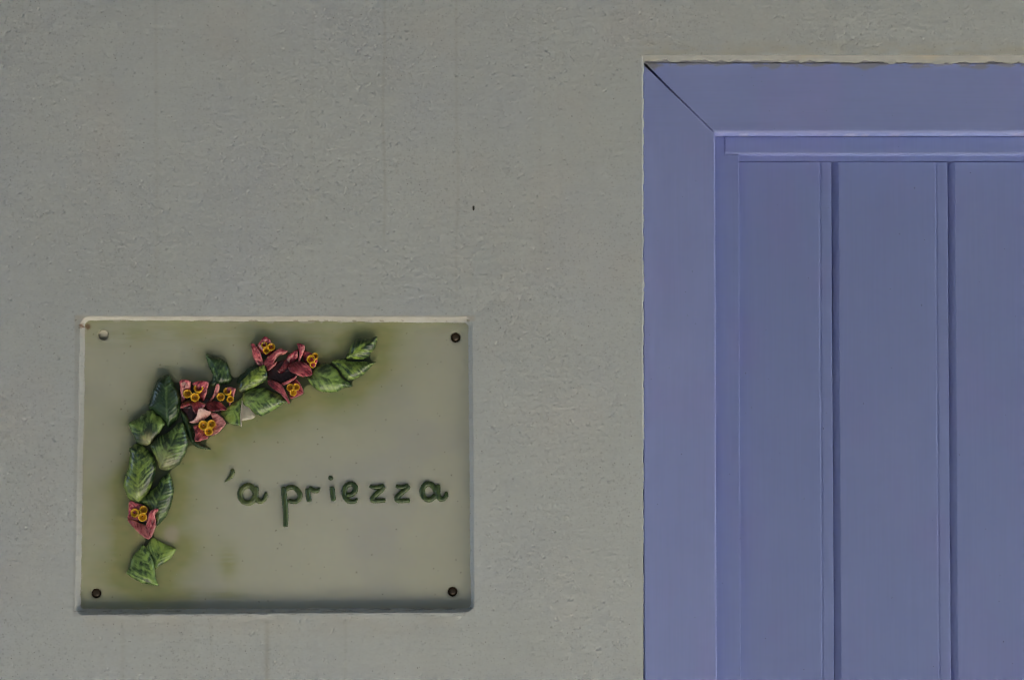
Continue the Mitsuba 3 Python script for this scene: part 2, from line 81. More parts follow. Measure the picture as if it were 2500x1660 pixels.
def sdf_box(pts, r, x, z):
    """Signed distance (positive inside) to a nearly rectangular quadrilateral (clockwise from the top left) with corners of radius r."""
    pts = np.asarray(pts, float)
    d = []
    for a, b in zip(pts, np.roll(pts, -1, 0)):
        n = np.array([b[1] - a[1], -(b[0] - a[0])]) / np.linalg.norm(b - a)
        d.append((x - a[0]) * n[0] + (z - a[1]) * n[1])
    d = np.stack(d)
    hx, hz = np.maximum(0, r - np.minimum(d[1], d[3])), np.maximum(0, r - np.minimum(d[0], d[2]))
    corner = (hx > 0) & (hz > 0)
    return np.where(corner, r - np.hypot(hx, hz), d.min(0))


def loft(profile, starts, ends, axis, n=2, wob=0.0, seed=0, caps=True):
    """A moulding: the profile (across, h) drawn along x (axis 0) or z (axis 1) from starts to ends, one of each per profile point (mitred ends)."""
    profile = np.asarray(profile, float)
    m = len(profile)
    starts, ends = np.broadcast_to(starts, m), np.broadcast_to(ends, m)
    t = np.linspace(0, 1, n)[:, None]
    along = starts * (1 - t) + ends * t
    across = np.broadcast_to(profile[:, 0], along.shape)
    h = np.broadcast_to(profile[:, 1], along.shape)
    if wob:
        h = h + wob * (fb(along, across, 45, 12, 3, seed) - 0.5) * (profile[:, 1] > profile[:, 1].min() + 8)
    if wob:
        across = across + (.55 * wob * (fb(along, 0 * along, 70, 1, 2, seed + 50) - .5) * 2 + .7 * wob * (fb(along, across, 6, 20, 3, seed + 60) - .5)) * (profile[:, 1] > profile[:, 1].min() + 8)
    v = np.stack([along, across, h] if axis == 0 else [across, along, h], -1).reshape(-1, 3)
    i, j = np.meshgrid(np.arange(n - 1), np.arange(m), indexing='ij')
    a, b = (i * m + j).ravel(), (i * m + (j + 1) % m).ravel()
    f = np.vstack([np.stack([a, b, b + m], 1), np.stack([a, b + m, a + m], 1)])
    if caps:
        for k, end in ((0, 0), (n - 1, 1)):
            ring = v[k * m:(k + 1) * m]
            tri = trimesh.creation.triangulate_polygon(shapely.Polygon(profile), engine='earcut')
            order = [int(np.argmin(((profile - p) ** 2).sum(1))) for p in tri[0]]
            v = np.vstack([v, ring])
            f = np.vstack([f, np.array(order)[tri[1]] + len(v) - m])
    mesh = trimesh.Trimesh(v, f, process=False)
    mesh.fix_normals()
    return mesh.vertices, mesh.faces


def box(x0, x1, y0, y1, z0, z1):
    b = trimesh.creation.box(bounds=[[x0, y0, z0], [x1, y1, z1]])
    return b.vertices, b.faces


# ---------------------------------------------------------------- materials
def principled(color, rough=0.6, spec=0.4, **more):
    base = color if isinstance(color, dict) else {'type': 'rgb', 'value': list(color)}
    return {'type': 'twosided', 'b': {'type': 'principled', 'base_color': base, 'roughness': rough, 'specular': spec, **more}}


DRIPS = [(-274.4, 25, 600, .05, 1.6), (-153.8, 20, 600, .03, 1.2), (-99.2, 60, 600, .09, 1.1), (-42.5, 20, 600, .07, 1.2), (-188.1, -800, -212, .13, 2.0), (-231.0, -330, -212, .05, 1.5), (-128.0, -420, -212, .06, 1.3), (-297.0, -300, -212, .06, 2.0), (-205.0, 60, 600, .03, 1.0), (22.0, 40, 600, .03, 1.5), (-252.0, -400, -213, .03, 9.0), (-60.0, -330, -214, .03, 14.0)]


def plaster(p, n, uv):
    x, z = p.x * 1000, (p.z - ZC) * 1000
    big = fbm(x / 160, z / 160, 3.1, 4)
    col = mix((.60, .60, .54), (.665, .66, .595), big)
    col = mix(col, (.60, .605, .60),   .4 * smoothstep(.45, .75, fbm(x / 70 + 9, z / 90, 1.7, 4)))
    col = mix(col, (.66, .61, .53), .35 * smoothstep(.5, .8, fbm(x / 45 + 31, z / 60, 5.2, 4)))
    col *= 1 + .11 * (fbm(x / 2.2, z / 1.3, .5, 2) - .5) + .05 * (fbm(x / 30, z / 2.0, 6.5, 3) - .5)  # fine plaster grain shading put into the colour
    col *= 1 - .10 * smoothstep(.62, .80, noise(x / 1.5, z / 1.25, 2.4)) * smoothstep(.3, .7, fbm(x / 60, z / 60, 9.9, 3))
    for dx, z0, z1, k, w in DRIPS:
        wx = x + 3 * (noise(z / 60, dx) - .5)
        m = dr.exp(-dr.square((wx - dx) / w)) * smoothstep(z0, z0 + 30, z) * (1 - smoothstep(z1 - 4, z1, z)) * (.35 + .9 * fbm(z / 25, dx, 2.2, 3))
        col = mix(col, (.46, .42, .33), dr.clip(k * 3.2 * m, 0, 1))
    # yellowed band that the water leaves along the top of the door and under the sign
    e = smoothstep(236, 221, z) * smoothstep(217, 219, z) * smoothstep(93, 100, x) * smoothstep(.2, .7, fbm(x / 14, z / 5, 4.4, 3))
    col = mix(col, (.62, .55, .40), .55 * e)
    u = smoothstep(-236, -212, z) * smoothstep(-332, -322, x) * (1 - smoothstep(-50, -34, x)) * (1 - smoothstep(-211.5, -211, z)) * fbm(x / 20, z / 14, 8.1, 3)
    col = mix(col, (.64, .57, .45), .6 * u)
    # shading of the small pores painted as dark dots, thick in patches
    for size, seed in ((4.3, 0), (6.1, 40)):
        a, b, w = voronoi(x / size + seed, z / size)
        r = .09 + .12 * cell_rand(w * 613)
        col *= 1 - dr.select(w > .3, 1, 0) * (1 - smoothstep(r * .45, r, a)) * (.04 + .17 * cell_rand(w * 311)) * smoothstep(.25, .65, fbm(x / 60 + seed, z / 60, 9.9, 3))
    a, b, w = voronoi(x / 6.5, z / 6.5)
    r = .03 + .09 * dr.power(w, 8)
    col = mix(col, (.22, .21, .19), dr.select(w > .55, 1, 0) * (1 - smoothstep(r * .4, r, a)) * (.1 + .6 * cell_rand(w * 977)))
    rim = dr.maximum(smoothstep(-328, -330, x) * smoothstep(-337, -335, x) * smoothstep(-212, -208, z) * smoothstep(20, 18, z), smoothstep(13.5, 15.5, z) * smoothstep(19.5, 18.2, z) * smoothstep(-336, -333, x) * smoothstep(-27, -30, x))
    col = mix(col, mix((.56, .51, .41), (.66, .62, .53), fbm(x / 9, z / 9, 6.6, 3)) * (.78 + .22 * smoothstep(6, 14, z)), rim * (.35 + .5 * smoothstep(0, 14, z)))
    col = mix(col, (.30, .25, .17), .8 * rim * smoothstep(12.5, 14.2, z) * smoothstep(16.2, 15.2, z) * smoothstep(.58, .70, fbm(x / 4.2, z / 2.2, 1.9, 3)))
    rust = smoothstep(3.6, 1.2, dr.sqrt(dr.square(x + 331.2) + dr.square(z - 11.0)) + 2.2 * noise(x / 1.3, z / 1.3))
    col = mix(col, (.21, .11, .06), .85 * rust)
    ledge = smoothstep(-212.5, -210.5, z) * smoothstep(-203, -205, z) * smoothstep(-337, -334, x) * smoothstep(-27, -30, x)
    col = mix(col, (.30, .29, .25), ledge * (.12 + .6 * smoothstep(.5, .75, fbm(x / 8, z / 1.2, 3.7, 3))))
    return col * mi.Color3f(.752, .784, .862)


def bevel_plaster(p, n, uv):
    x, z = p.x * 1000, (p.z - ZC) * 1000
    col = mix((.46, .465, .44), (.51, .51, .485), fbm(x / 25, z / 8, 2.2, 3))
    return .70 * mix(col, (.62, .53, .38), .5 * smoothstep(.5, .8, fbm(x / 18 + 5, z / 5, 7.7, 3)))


def paint_color(p, k):
    x, z = p.x * 1000, (p.z - ZC) * 1000
    col = mix((.355, .425, .70), (.40, .455, .72), fbm(x / 60, z / 110, 1.3, 3))
    col = mix(col, (.40, .41, .70), .5 * smoothstep(.45, .75, fbm(x / 30 + 17, z / 50, 3.3, 3)))
    stroke = dr.select(z > 161, fbm(x / 38, z / 1.1, .2, 3), fbm(x / 1.1, z / 38, .2, 3))
    col *= 1 + .06 * (stroke - .5)
    # weathered paint and plaster smears along the very top of the frame
    top = (216 - z) / (2.0 + 7.5 * dr.power(fbm(x / 13, .3, 2.0, 3), 2.0))
    col = mix(col, (.40, .39, .38), .85 * (1 - smoothstep(.7, 1.15, top)) * smoothstep(.30, .55, fbm(x / 7, z / 3, 9.0, 3)))
    col = mix(col, (.36, .35, .31), .8 * (1 - smoothstep(3.5, 8.5, dr.sqrt(dr.square(x - 108) + dr.square(z - 214)) + 3 * noise(x / 2, z / 2))))
    for size, most in ((52, .016), (23, .022)):
        a, b, w = voronoi(x / size + 3, z / size * dr.select(z > 161, 1.6, .7))
        r = most * (.4 + .6 * cell_rand(w * 531))
        col = mix(col, (.12, .12, .16), dr.select(w > .68, 1, 0) * (1 - smoothstep(r * .3, r, a)) * (.2 + .7 * cell_rand(w * 91)))
    # cracked and refilled paint where the stop meets the head
    j = smoothstep(1.0, .4, dr.abs(z - 160.1)) * smoothstep(150, 166, x)
    col = mix(col, (.52, .53, .70), .8 * j * smoothstep(.58, .70, fbm(x / 9, z / .8, 14.0, 3)))
    return col * k


def paint(p, n, uv):
    return paint_color(p, mi.Color3f(.685, .69, .84))


def shaded_paint(p, n, uv):
    return paint_color(p, mi.Color3f(.565, .59, .73))  # frame paint darkened: shade of the recessed boards and stops put into colour



def paint_bump(p, n, uv):
    x, z = p.x * 1000, (p.z - ZC) * 1000
    s = dr.select(z > 161, fbm(x / 30, z / .9, .2, 3), fbm(x / .9, z / 30, .2, 3))
    return .6 * s + 1.2 * fbm(x / 9, z / 9, 4.0, 3)


def stone(p, n, uv):
    a, b, w = voronoi(p.x * 2.2, p.y * 2.2)
    col = mix((.46, .485, .455), (.53, .555, .525), w)
    col *= .85 + .3 * fbm(p.x * 14, p.y * 14, 0, 3)
    return mix((.22, .23, .22), col, smoothstep(.02, .06, b - a))


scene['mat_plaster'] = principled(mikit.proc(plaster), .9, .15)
scene['mat_plaster_edge'] = principled(mikit.proc(bevel_plaster), .9, .15)
scene['mat_paint'] = {'type': 'twosided', 'b': {'type': 'bumpmap', 'arbitrary': mikit.proc(paint_bump, 3e-4), 'scale': 0.0002, 'b': {'type': 'principled', 'base_color': mikit.proc(paint), 'roughness': .42, 'specular': .4}}}
scene['mat_door_paint'] = {'type': 'twosided', 'b': {'type': 'bumpmap', 'arbitrary': mikit.proc(paint_bump, 3e-4), 'scale': 0.0002, 'b': {'type': 'principled', 'base_color': mikit.proc(shaded_paint), 'roughness': .42, 'specular': .4}}}
scene['mat_glaze'] = principled({'type': 'mesh_attribute', 'name': 'vertex_color'}, .32, .45)
scene['mat_relief'] = principled({'type': 'mesh_attribute', 'name': 'vertex_color'}, .25, .5, clearcoat=.7, clearcoat_gloss=.9)
scene['mat_screw'] = principled((.085, .06, .04), .3, .5, metallic=.4)
scene['mat_plug'] = principled((.60, .57, .47), .8, .2)
scene['mat_insect'] = principled((.012, .011, .010), .4, .4)
scene['mat_stone'] = principled(mikit.proc(stone), .9, .2)
scene['mat_filler'] = principled((.33, .33, .36), .9, .1)
scene['mat_far'] = principled((.13, .13, .115), .95, .1)  # kept dark so the added house returns little light
scene['mat_timber'] = principled((.11, .10, .085), .9, .2)  # kept dark so the added overhang reflects little light

# ---------------------------------------------------------------- street; unseen overhang and house opposite added to block and steer the light
put('paving', *box(-30, 30, -30, 1, -.05, 0), 'mat_stone', world=True)
labels['paving'] = {'kind': 'structure'}
put('added_canopy__boarding', *box(-4.0, 3.0, -CANOPY, .0, 2.75, 2.90), 'mat_timber', world=True)
labels['added_canopy'] = {'label': 'added dark overhang, unseen above the picture, keeping sun and sky off the wall', 'category': 'added_canopy'}
put('added_house__wall', *box(-14, 14, -LANE - 5, -LANE, 0, LANEH), 'mat_far', world=True)
put('added_house__wall', *box(-14, .45, -LANE - 5, -LANE - .02, LANEH, LANEH + 4.5), 'mat_far', world=True)  # added taller half shades the left paving, so light comes from the right
labels['added_house'] = {'label': 'added dark grey house across the lane, unseen behind the camera, shaped to steer the light', 'category': 'house'}

# ---------------------------------------------------------------- the wall
XO, ZO = DOOR['xo'] + 1.0, DOOR['zo']                   # where the plaster starts to turn in towards the door frame
XM = (DOOR['se'] + DOOR['g1'] + 90.8 * 7.2) / 2     # the door's middle
XR = 2 * XM - XO
FLOOR = -ZC * 1000


def lines(*parts):
    return np.unique(np.round(np.concatenate([np.linspace(a, b, max(2, int(round((b - a) / s)) + 1)) for a, b, s in parts]), 4))


def relief(x, z):
    """The plaster's own relief in mm: trowel waves, orange peel dragged sideways, pores in patches."""
    h = 1.1 * (fb(x, z, 90, 70, 3, 1) - .5)
    patch = sst(.35, .65, fb(x, z, 60, 60, 3, 2))
    h += (.08 + .08 * patch) * (fb(x, z, 3.2, 2.2, 2, 3) - .5) + (.20 + .09 * patch) * (fb(x, z, 1.9, 1.45, 1, 7) - .5)
    h += .13 * (fb(x, z, 13, 1.9, 2, 4) - .5)
    return h


def pores(x, z, count, seed):
    r = np.random.default_rng(seed)
    px, pz = r.uniform(x[0, 0], x[-1, -1], count), r.uniform(z[0, 0], z[-1, -1], count)
    keep = fb(px, pz, 55, 55, 3, 2) + r.uniform(-.25, .25, count) > .45
    px, pz = px[keep], pz[keep]
    h = np.zeros_like(x)
    xs, zs = x[0], z[:, 0]
    for a, b, rad, dep in zip(px, pz, r.uniform(.5, .85, len(px)), r.uniform(.15, .6, len(px))):
        i0, i1 = np.searchsorted(zs, [b - 3 * rad, b + 3 * rad])
        j0, j1 = np.searchsorted(xs, [a - 3 * rad, a + 3 * rad])
        if i1 > i0 and j1 > j0:
            X, Z = x[i0:i1, j0:j1], z[i0:i1, j0:j1]
            h[i0:i1, j0:j1] -= dep * np.exp(-(((X - a) / (rad * 1.15)) ** 2 + ((Z - b) / rad) ** 2))
    return h


def grid_faces(nz, nx, keep):
    i, j = np.nonzero(keep)
    a = i * nx + j
    return np.vstack([np.stack([a, a + 1, a + nx + 1], 1), np.stack([a, a + nx + 1, a + nx], 1)])


STEP = .58
xs = lines((-5000, -410, 350), (-410, XO, STEP), (XO, 410, STEP), (410, XR, 60), (XR, 4000, 350))
zs = lines((FLOOR, -278, 300), (-278, ZO, STEP), (ZO, 278, STEP), (278, 1700, 300))
x, z = np.meshgrid(xs, zs)
h = relief(x, z)
ix, iz = (xs > -411) & (xs < 411), (zs > -279) & (zs < 279)
sub = np.ix_(iz, ix)
h[sub] += pores(x[sub], z[sub], 8000, 5)
# the hollow that the sign is set into
near = (x > -350) & (x < -15) & (z > -225) & (z < 30)
do = np.full(x.shape, -99.0); di = np.full(x.shape, -99.0)
jag = .9 * (fb(x, z, 9, 5, 3, 11) - .5)
do[near] = sdf_box(OUTER, 6.5, x[near], z[near]) + jag[near]
di[near] = sdf_box(INNER, 3.0, x[near], z[near]) + 1.7 * jag[near]
t = np.where(do > 0, do / np.maximum(do - di, .05), 0)
t = np.where(di > 0, 1 + .9 * di, np.clip(t, 0, 1))
lipround = sst(0, .35, t) * .35 / 2 + np.where(t > .35, t - .175, 0) * 1.0
lip = .55 * np.exp(-(np.minimum(do, 0) / 3.0) ** 2) * (.3 + fb(x, z, 16, 6, 2, 12)) * (z < -204) * (do > -12)
h = h * np.clip(1 - t, .15, 1) + lip - np.where(t > 0, lipround * 11.6, 0)
hole = (di > 2.2)
# a blob of plaster that ran out under the sign's edge, and a flake further right
for bx, bz, rx, rz, a in ((-187.0, -209.6, 3.6, 1.8, 1.3), (-42.0, -210.6, 3.0, 1.6, .8), (-262, -211.5, 3.0, 1.4, .5), (-214, -211.0, 4.0, 1.2, .45)):
    h += np.where(near, a * np.exp(-((x - bx) / rx) ** 2 - ((z - bz) / rz) ** 2), 0)
# plaster is drawn thinner and smoother towards the door
edge = np.maximum(np.where((z < ZO) & (x < XO), sst(14, 0, XO - x), 0), np.where(x > XO - 2, sst(12, 0, z - ZO), 0)) * (z > -400)
h = h * (1 - .8 * edge * (np.minimum(np.abs(x - XO), np.abs(z - ZO)) < 14))
h = np.where((np.abs(x - XO) < .1) & (z <= ZO + .1) | (np.abs(z - ZO) < .1) & (x >= XO - .1), 0, h)
cx, cz = (xs[1:] + xs[:-1]) / 2, (zs[1:] + zs[:-1]) / 2
door_cell = (cz[:, None] < ZO) & (cx[None, :] > XO) & (cx[None, :] < XR)
hole_cell = hole[1:, 1:] & hole[:-1, :-1] & hole[1:, :-1] & hole[:-1, 1:]
f = grid_faces(len(zs), len(xs), ~door_cell & ~hole_cell)
v = np.stack([x, z, h], -1).reshape(-1, 3)
used = np.unique(f); remap = np.zeros(len(v), int); remap[used] = np.arange(len(used))
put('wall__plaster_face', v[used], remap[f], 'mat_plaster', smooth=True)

# the plaster edge over the door: a bevel that faces down, torn along its lower edge; and the thin edge along the jamb
def edge_strip(s, top):
    rows = []
    n1, n2 = fb(s, 0, 7, 1, 4, 21), fb(s, 0, 1.6, 1, 3, 22)
    for t_, hh in ((0, 0), (.12, -.25), (.35, -1.6), (.65, -3.4), (.88, -4.7), (1.0, -5.2), (1.0, -8.2), (1.0, -14.0)):
        if top:
            low = (ZO - DOOR['zi']) - .5 + 4.5 * (n1 - .5) + .9 * (n2 - .5) + .9 * np.sin(s / 47.0 + 1.0)
            base = (ZO - DOOR['zi']) - .5 + .9 * np.sin(s / 47.0 + 1.0)
            rows.append(np.stack([s, ZO - t_ * lerp(base, np.maximum(low, 1.2), t_ ** 5), np.full(s.shape, hh)], -1))
        else:
            wdt = np.maximum(.25, .8 + 1.9 * (n1 - .5) + 1.5 * (n2 - .5) + .5 * np.sin(s / 130 + .4))
            rows.append(np.stack([XO + t_ * wdt, s, np.full(s.shape, hh * .45 if hh > -6 else hh)], -1))
    m = len(s)
    v = np.concatenate(rows)
    i, j = np.meshgrid(np.arange(len(rows) - 1), np.arange(m - 1), indexing='ij')
    a = (i * m + j).ravel()
    return v, np.vstack([np.stack([a, a + 1, a + m + 1], 1), np.stack([a, a + m + 1, a + m], 1)])


put('wall__plaster_edge', *edge_strip(np.concatenate([np.linspace(XO, 460, 900), np.linspace(480, XR, 20)]), True), 'mat_plaster_edge', smooth=40)
put('wall__plaster_edge', *edge_strip(np.concatenate([np.linspace(FLOOR, -320, 20), np.linspace(-300, ZO, 900)]), False), 'mat_plaster', smooth=40)
core = [box(-5.0, XO / 1000 - .002, .0145, .40, 0, 3.5), box(XR / 1000, 4.0, .0145, .40, 0, 3.5), box(XO / 1000 - .002, XR / 1000, .0145, .40, ZC + ZO / 1000 - .003, 3.5)]
core = trimesh.util.concatenate([trimesh.Trimesh(a, b) for a, b in core])
put('wall__core', core.vertices, core.faces, 'mat_plaster', world=True)
labels['wall'] = {'label': 'pale grey rough plastered house wall with faint drip stains round the sign and the door', 'category': 'wall'}

# ---------------------------------------------------------------- door frame and door
FT, FI, FB = DOOR['ft'], DOOR['fi'], DOOR['fb']
FT -= .35
XF = XO + 1.35
WH = FT - FB; WJ = FI - XF
fill = np.linspace(XO, 460, 500)
fz = FT + .3 + 1.6 * (fb(fill, 0, 12, 1, 4, 91) - .5)
put('wall__joint_filler', np.concatenate([np.stack([fill, np.full(500, FT + 3), np.full(500, -8.6)], -1), np.stack([fill, fz, np.full(500, -9.2)], -1), np.stack([fill, fz, np.full(500, -13.)], -1)]),
    np.vstack([[[a, a + 500, a + 501], [a, a + 501, a + 1]] for a in [*range(499), *range(500, 999)]]), 'mat_filler', smooth=40)


def round_edge(a, h, r, sign, n=6):
    """Quarter round from the face (height h) over to the side at across = a."""
    return [(a - sign * r * (1 - math.sin(k / n * math.pi / 2)), h - r * (1 - math.cos(k / n * math.pi / 2))) for k in range(n + 1)]


def frame_profile(outer, inner, sign, r=2.9, face=-8.0, deep=-90.0):
    steps = [outer + (inner - sign * r - outer) * k / 7 for k in range(7)]
    return [(outer, deep), (outer, face - 1.0)] + [(outer + sign * .8, face)] + [(s, face) for s in steps[1:]] + round_edge(inner, face, r, sign) + [(inner, deep)]


head = np.array(frame_profile(FT, FB, -1))
c = (FT - head[:, 0]) / WH                       # 0 at the outer edge, 1 at the inner edge
gap = 2.5 * (1 - c) ** 1.6 + .5
put('door_frame__top_board', *loft(head, XF + c * (FI - XF) + gap * .5, 2 * XM - (XF + c * WJ) - .2, 0, 160, .35, 1), 'mat_paint', smooth=35)
jamb = np.array(frame_profile(XF, FI, 1, 1.3))
c = (jamb[:, 0] - XF) / WJ
top = FT - c * (FT - FB) - (2.5 * (1 - c) ** 1.6 + .5) * .5
put('door_frame__side_board', *loft(jamb, FLOOR, np.minimum(top, FT), 1, 260, .35, 2), 'mat_paint', smooth=35)
right = jamb.copy(); right[:, 0] = 2 * XM - right[:, 0]
put('door_frame__side_board', *loft(right[::-1], FLOOR, np.minimum(top, FT)[::-1], 1, 4), 'mat_paint', smooth=35)
SE, SB, SL = DOOR['se'], DOOR['sb'], DOOR['sl']
stop = [(FB - .45, -90), (FB - .45, -25.3), (FB - .9, -25)] + [(FB - .9 + (SB + 1.8 - FB + .9) * k / 4, -25) for k in range(1, 4)] + round_edge(SB, -25, 1.7, -1) + [(SB, -90)]
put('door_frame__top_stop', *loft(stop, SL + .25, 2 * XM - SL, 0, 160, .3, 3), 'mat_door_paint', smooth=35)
side = [(FI + .15, -90), (FI + .15, -26.2), (FI + .6, -25.9)] + [(FI + .6 + (SE - 1.0 - FI - .6) * k / 4, -25.9) for k in range(1, 4)] + round_edge(SE, -25.9, .9, 1) + [(SE, -90)]
side = np.array(side)
ztop = np.where(side[:, 0] > SL - .2, SB - .35, FB - .25)
# notched: up to the head beside the top stop, and only to its underside beneath it
left_part = np.clip(side, [FI, -99], [SL - .1, 99])
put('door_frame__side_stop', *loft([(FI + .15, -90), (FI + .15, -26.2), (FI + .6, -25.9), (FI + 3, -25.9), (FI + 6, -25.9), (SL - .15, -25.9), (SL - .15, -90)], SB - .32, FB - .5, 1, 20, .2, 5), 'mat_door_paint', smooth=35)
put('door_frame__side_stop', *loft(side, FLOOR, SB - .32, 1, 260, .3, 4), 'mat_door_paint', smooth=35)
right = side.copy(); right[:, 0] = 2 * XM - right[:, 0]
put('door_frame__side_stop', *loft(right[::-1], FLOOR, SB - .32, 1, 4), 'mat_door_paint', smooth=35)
labels['door_frame'] = {'label': 'lavender blue wooden door frame with an open mitre joint at its top left corner', 'category': 'door frame'}
PW, J1 = 90.8, DOOR['g1'] - .3
rail = [(SB + 8, -88), (SB + 8, -37.60), (DOOR['rb'] + .35, -37.60), (DOOR['rb'] + .35, -88)]
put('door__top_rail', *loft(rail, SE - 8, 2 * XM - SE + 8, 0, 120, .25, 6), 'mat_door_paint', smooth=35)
for k in range(-1, 8):
    x0 = J1 + k * PW
    q = x0 + PW
    prof = [(x0 + .4, -88), (x0 + .3, -42.2), (x0 + 4.3, -37.8), (x0 + 5.3, -37.08), (x0 + 6.6, -37.00), (x0 + 30, -37.00), (x0 + 55, -37.00), (q - 10.9, -37.00), (q - 10.3, -37.3), (q - 9.7, -38.10), (q - 9.2, -38.10), (q - 8.7, -37.60),
            (q - 8.0, -37.30), (q - 3, -37.30), (q - 1.2, -37.50), (q - .5, -38.20), (q - .4, -41.50), (q - .4, -88)]
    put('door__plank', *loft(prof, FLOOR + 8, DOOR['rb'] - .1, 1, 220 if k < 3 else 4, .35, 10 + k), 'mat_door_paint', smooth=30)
labels['door'] = {'label': 'lavender blue wooden door of vertical grooved planks', 'category': 'door'}

# ---------------------------------------------------------------- the sign: slab
PD = -10.0
leaf_polys = [shapely.Polygon(l['o']).buffer(0) for l in LEAVES]
petal_polys = [shapely.Polygon(p['o']).buffer(0) for f_ in FLOWERS for p in f_['p']]
garland = shapely.union_all(leaf_polys + petal_polys + [shapely.Polygon(p).buffer(0) for p in HOLLOWS])


def slab_h(x, z):
    return PD + .5 * (fb(x, z, 60, 60, 2, 31) - .5) + .10 * (fb(x, z, 7, 5, 3, 32) - .5)


gs = .5
gx, gz = np.arange(-338, -24, gs), np.arange(-215, 23, gs)
x, z = np.meshgrid(gx, gz)
HR = 3.85
keep = np.ones((len(gz) - 1, len(gx) - 1), bool)
for hx, hz in HOLES:
    d = np.hypot(x - hx, z - hz)
    m = np.abs(d - HR) < .36
    x = np.where(m, hx + (x - hx) * HR / np.maximum(d, 1e-6), x); z = np.where(m, hz + (z - hz) * HR / np.maximum(d, 1e-6), z)
    mx, mz = (x[1:, 1:] + x[:-1, :-1] + x[1:, :-1] + x[:-1, 1:]) / 4, (z[1:, 1:] + z[:-1, :-1] + z[1:, :-1] + z[:-1, 1:]) / 4
    keep &= np.hypot(mx - hx, mz - hz) > HR - .12
h = slab_h(x, z)
for hx, hz in HOLES:
    d = np.hypot(x - hx, z - hz) - HR
    h -= .5 * np.exp(-np.maximum(d, 0) / .45)
# clay pushed up round the letters
pts = shapely.MultiLineString([s[0] if len(s[0]) > 1 else s[0] * 2 for l in LETTERS for s in l])
box_m = (x > -235) & (x < -40) & (z < -90) & (z > -150)
dl = np.full(x.shape, 99.0)
dl[box_m] = shapely.distance(pts, shapely.points(x[box_m], z[box_m]))
h += .18 * np.exp(-((dl - 2.6) / .9) ** 2)
dg = -sdf(garland, x, z)


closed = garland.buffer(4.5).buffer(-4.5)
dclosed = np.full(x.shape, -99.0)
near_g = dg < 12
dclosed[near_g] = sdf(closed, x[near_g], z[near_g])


def slab_color(x, z, dg, dl):
    n1, n3 = fb(x, z, 45, 45, 4, 41), fb(x, z, 9, 4, 3, 43)
    n2 = .55 * fb(x, z, 18, 26, 4, 42) + .45 * fb(x, z, 22, 3.5, 4, 48)
    col = lerp((.60, .59, .465), (.65, .635, .52), n1[..., None])
    col = lerp(col, (.565, .55, .50), (.7 * sst(.45, .75, fb(x, z, 50, 38, 3, 44)))[..., None])
    # olive wash: strong beside the garland, along the top and left edges, and in loose smudges
    right = sst(-330, -200, x)
    wash = np.exp(-np.maximum(dg, 0) / (5.5 + 11 * n2)) * (.45 + .75 * n1)
    inner = sst(-4, 22, (x + 250) * .55 - (z + 60)) * np.exp(-np.maximum(dg, 0) / 16) * .95
    edge = np.exp(-(15 - z) / 9) * (.25 + .7 * n1) + np.exp(-(x + 331) / 11) * .35 * n1
    low = sst(-120, -200, z) * sst(-170, -300, x) * .28 * n2
    for px, pz, rx, rz, a in ((-218, -170, 7, 11, .75), (-230, -196, 26, 5, .6), (-298, -153, 9, 14, .6), (-274, -120, 10, 12, .35), (-135, 2, 38, 7, .35), (-300, 2, 26, 9, .35), (-250, 6, 60, 7, .35)):
        low = low + a * np.exp(-((x - px) / rx) ** 2 - ((z - pz) / rz) ** 2) * sst(.25, .65, n2)
    broad = np.exp(-np.maximum(dg, 0) / 38) * (.2 + .55 * n1)
    k = np.clip(.7 * wash + inner + edge * .8 + low + .36 * broad, 0, 1)[..., None]
    col = lerp(col, lerp((.31, .365, .10), (.44, .405, .14), n3[..., None]), k * .82)
    # shadow close to the leaves deepened with painted dark green
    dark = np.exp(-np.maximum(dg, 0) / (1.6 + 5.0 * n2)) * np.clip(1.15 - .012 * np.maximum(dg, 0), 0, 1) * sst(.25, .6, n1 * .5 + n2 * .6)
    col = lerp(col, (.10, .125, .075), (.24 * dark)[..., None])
    under = .84 * sst(-.6, .8, dclosed)  # deep shade in the gaps between leaves, painted almost black
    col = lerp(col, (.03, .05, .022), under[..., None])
    # paler ring round the letters
    col = lerp(col, (.62, .59, .45), (.35 * np.exp(-((dl - 3.0) / 1.6) ** 2))[..., None])
    # scar of a lost leaf, rust in the corner, pinholes
    s = np.exp(-(((x + 262) / 6.5) ** 2 + ((z + 149) / 7.0) ** 2) ** 2)
    col = lerp(col, (.58, .50, .40), (.75 * s)[..., None])
    r = np.exp(-(((x + 327.6) / 2.6) ** 2 + ((z - 10.8) / 2.4) ** 2) ** 2)
    col = lerp(col, (.20, .10, .05), (.8 * r * (.5 + n3))[..., None])
    g = np.random.default_rng(19)
    for px, pz, pr, pa in zip(g.uniform(-326, -36, 170), g.uniform(-203, 12, 170), g.uniform(.25, .6, 170), g.uniform(.3, .9, 170)):
        i0, i1 = np.searchsorted(gz, [pz - 2, pz + 2]); j0, j1 = np.searchsorted(gx, [px - 2, px + 2])
        m = np.exp(-((x[i0:i1, j0:j1] - px) ** 2 + (z[i0:i1, j0:j1] - pz) ** 2) / pr ** 2)[..., None] * pa
        col[i0:i1, j0:j1] = lerp(col[i0:i1, j0:j1], (.16, .14, .08), m)
    for hx, hz in HOLES:
        d = np.hypot(x - hx, z - hz) - HR
        col = lerp(col, (.30, .26, .16), (.55 * np.exp(-np.maximum(d, 0) / .8))[..., None])
    # bare white clay where the glaze chipped along the rim
    din = sdf_box(INNER, 3.0, x, z)
    chip = sst(1.6, .2, din) * sst(.55, .66, fb(x, z, 6, 3, 3, 47))
    return lerp(col, (.60, .56, .46), (.8 * chip)[..., None]) * (.75, .77, .80)


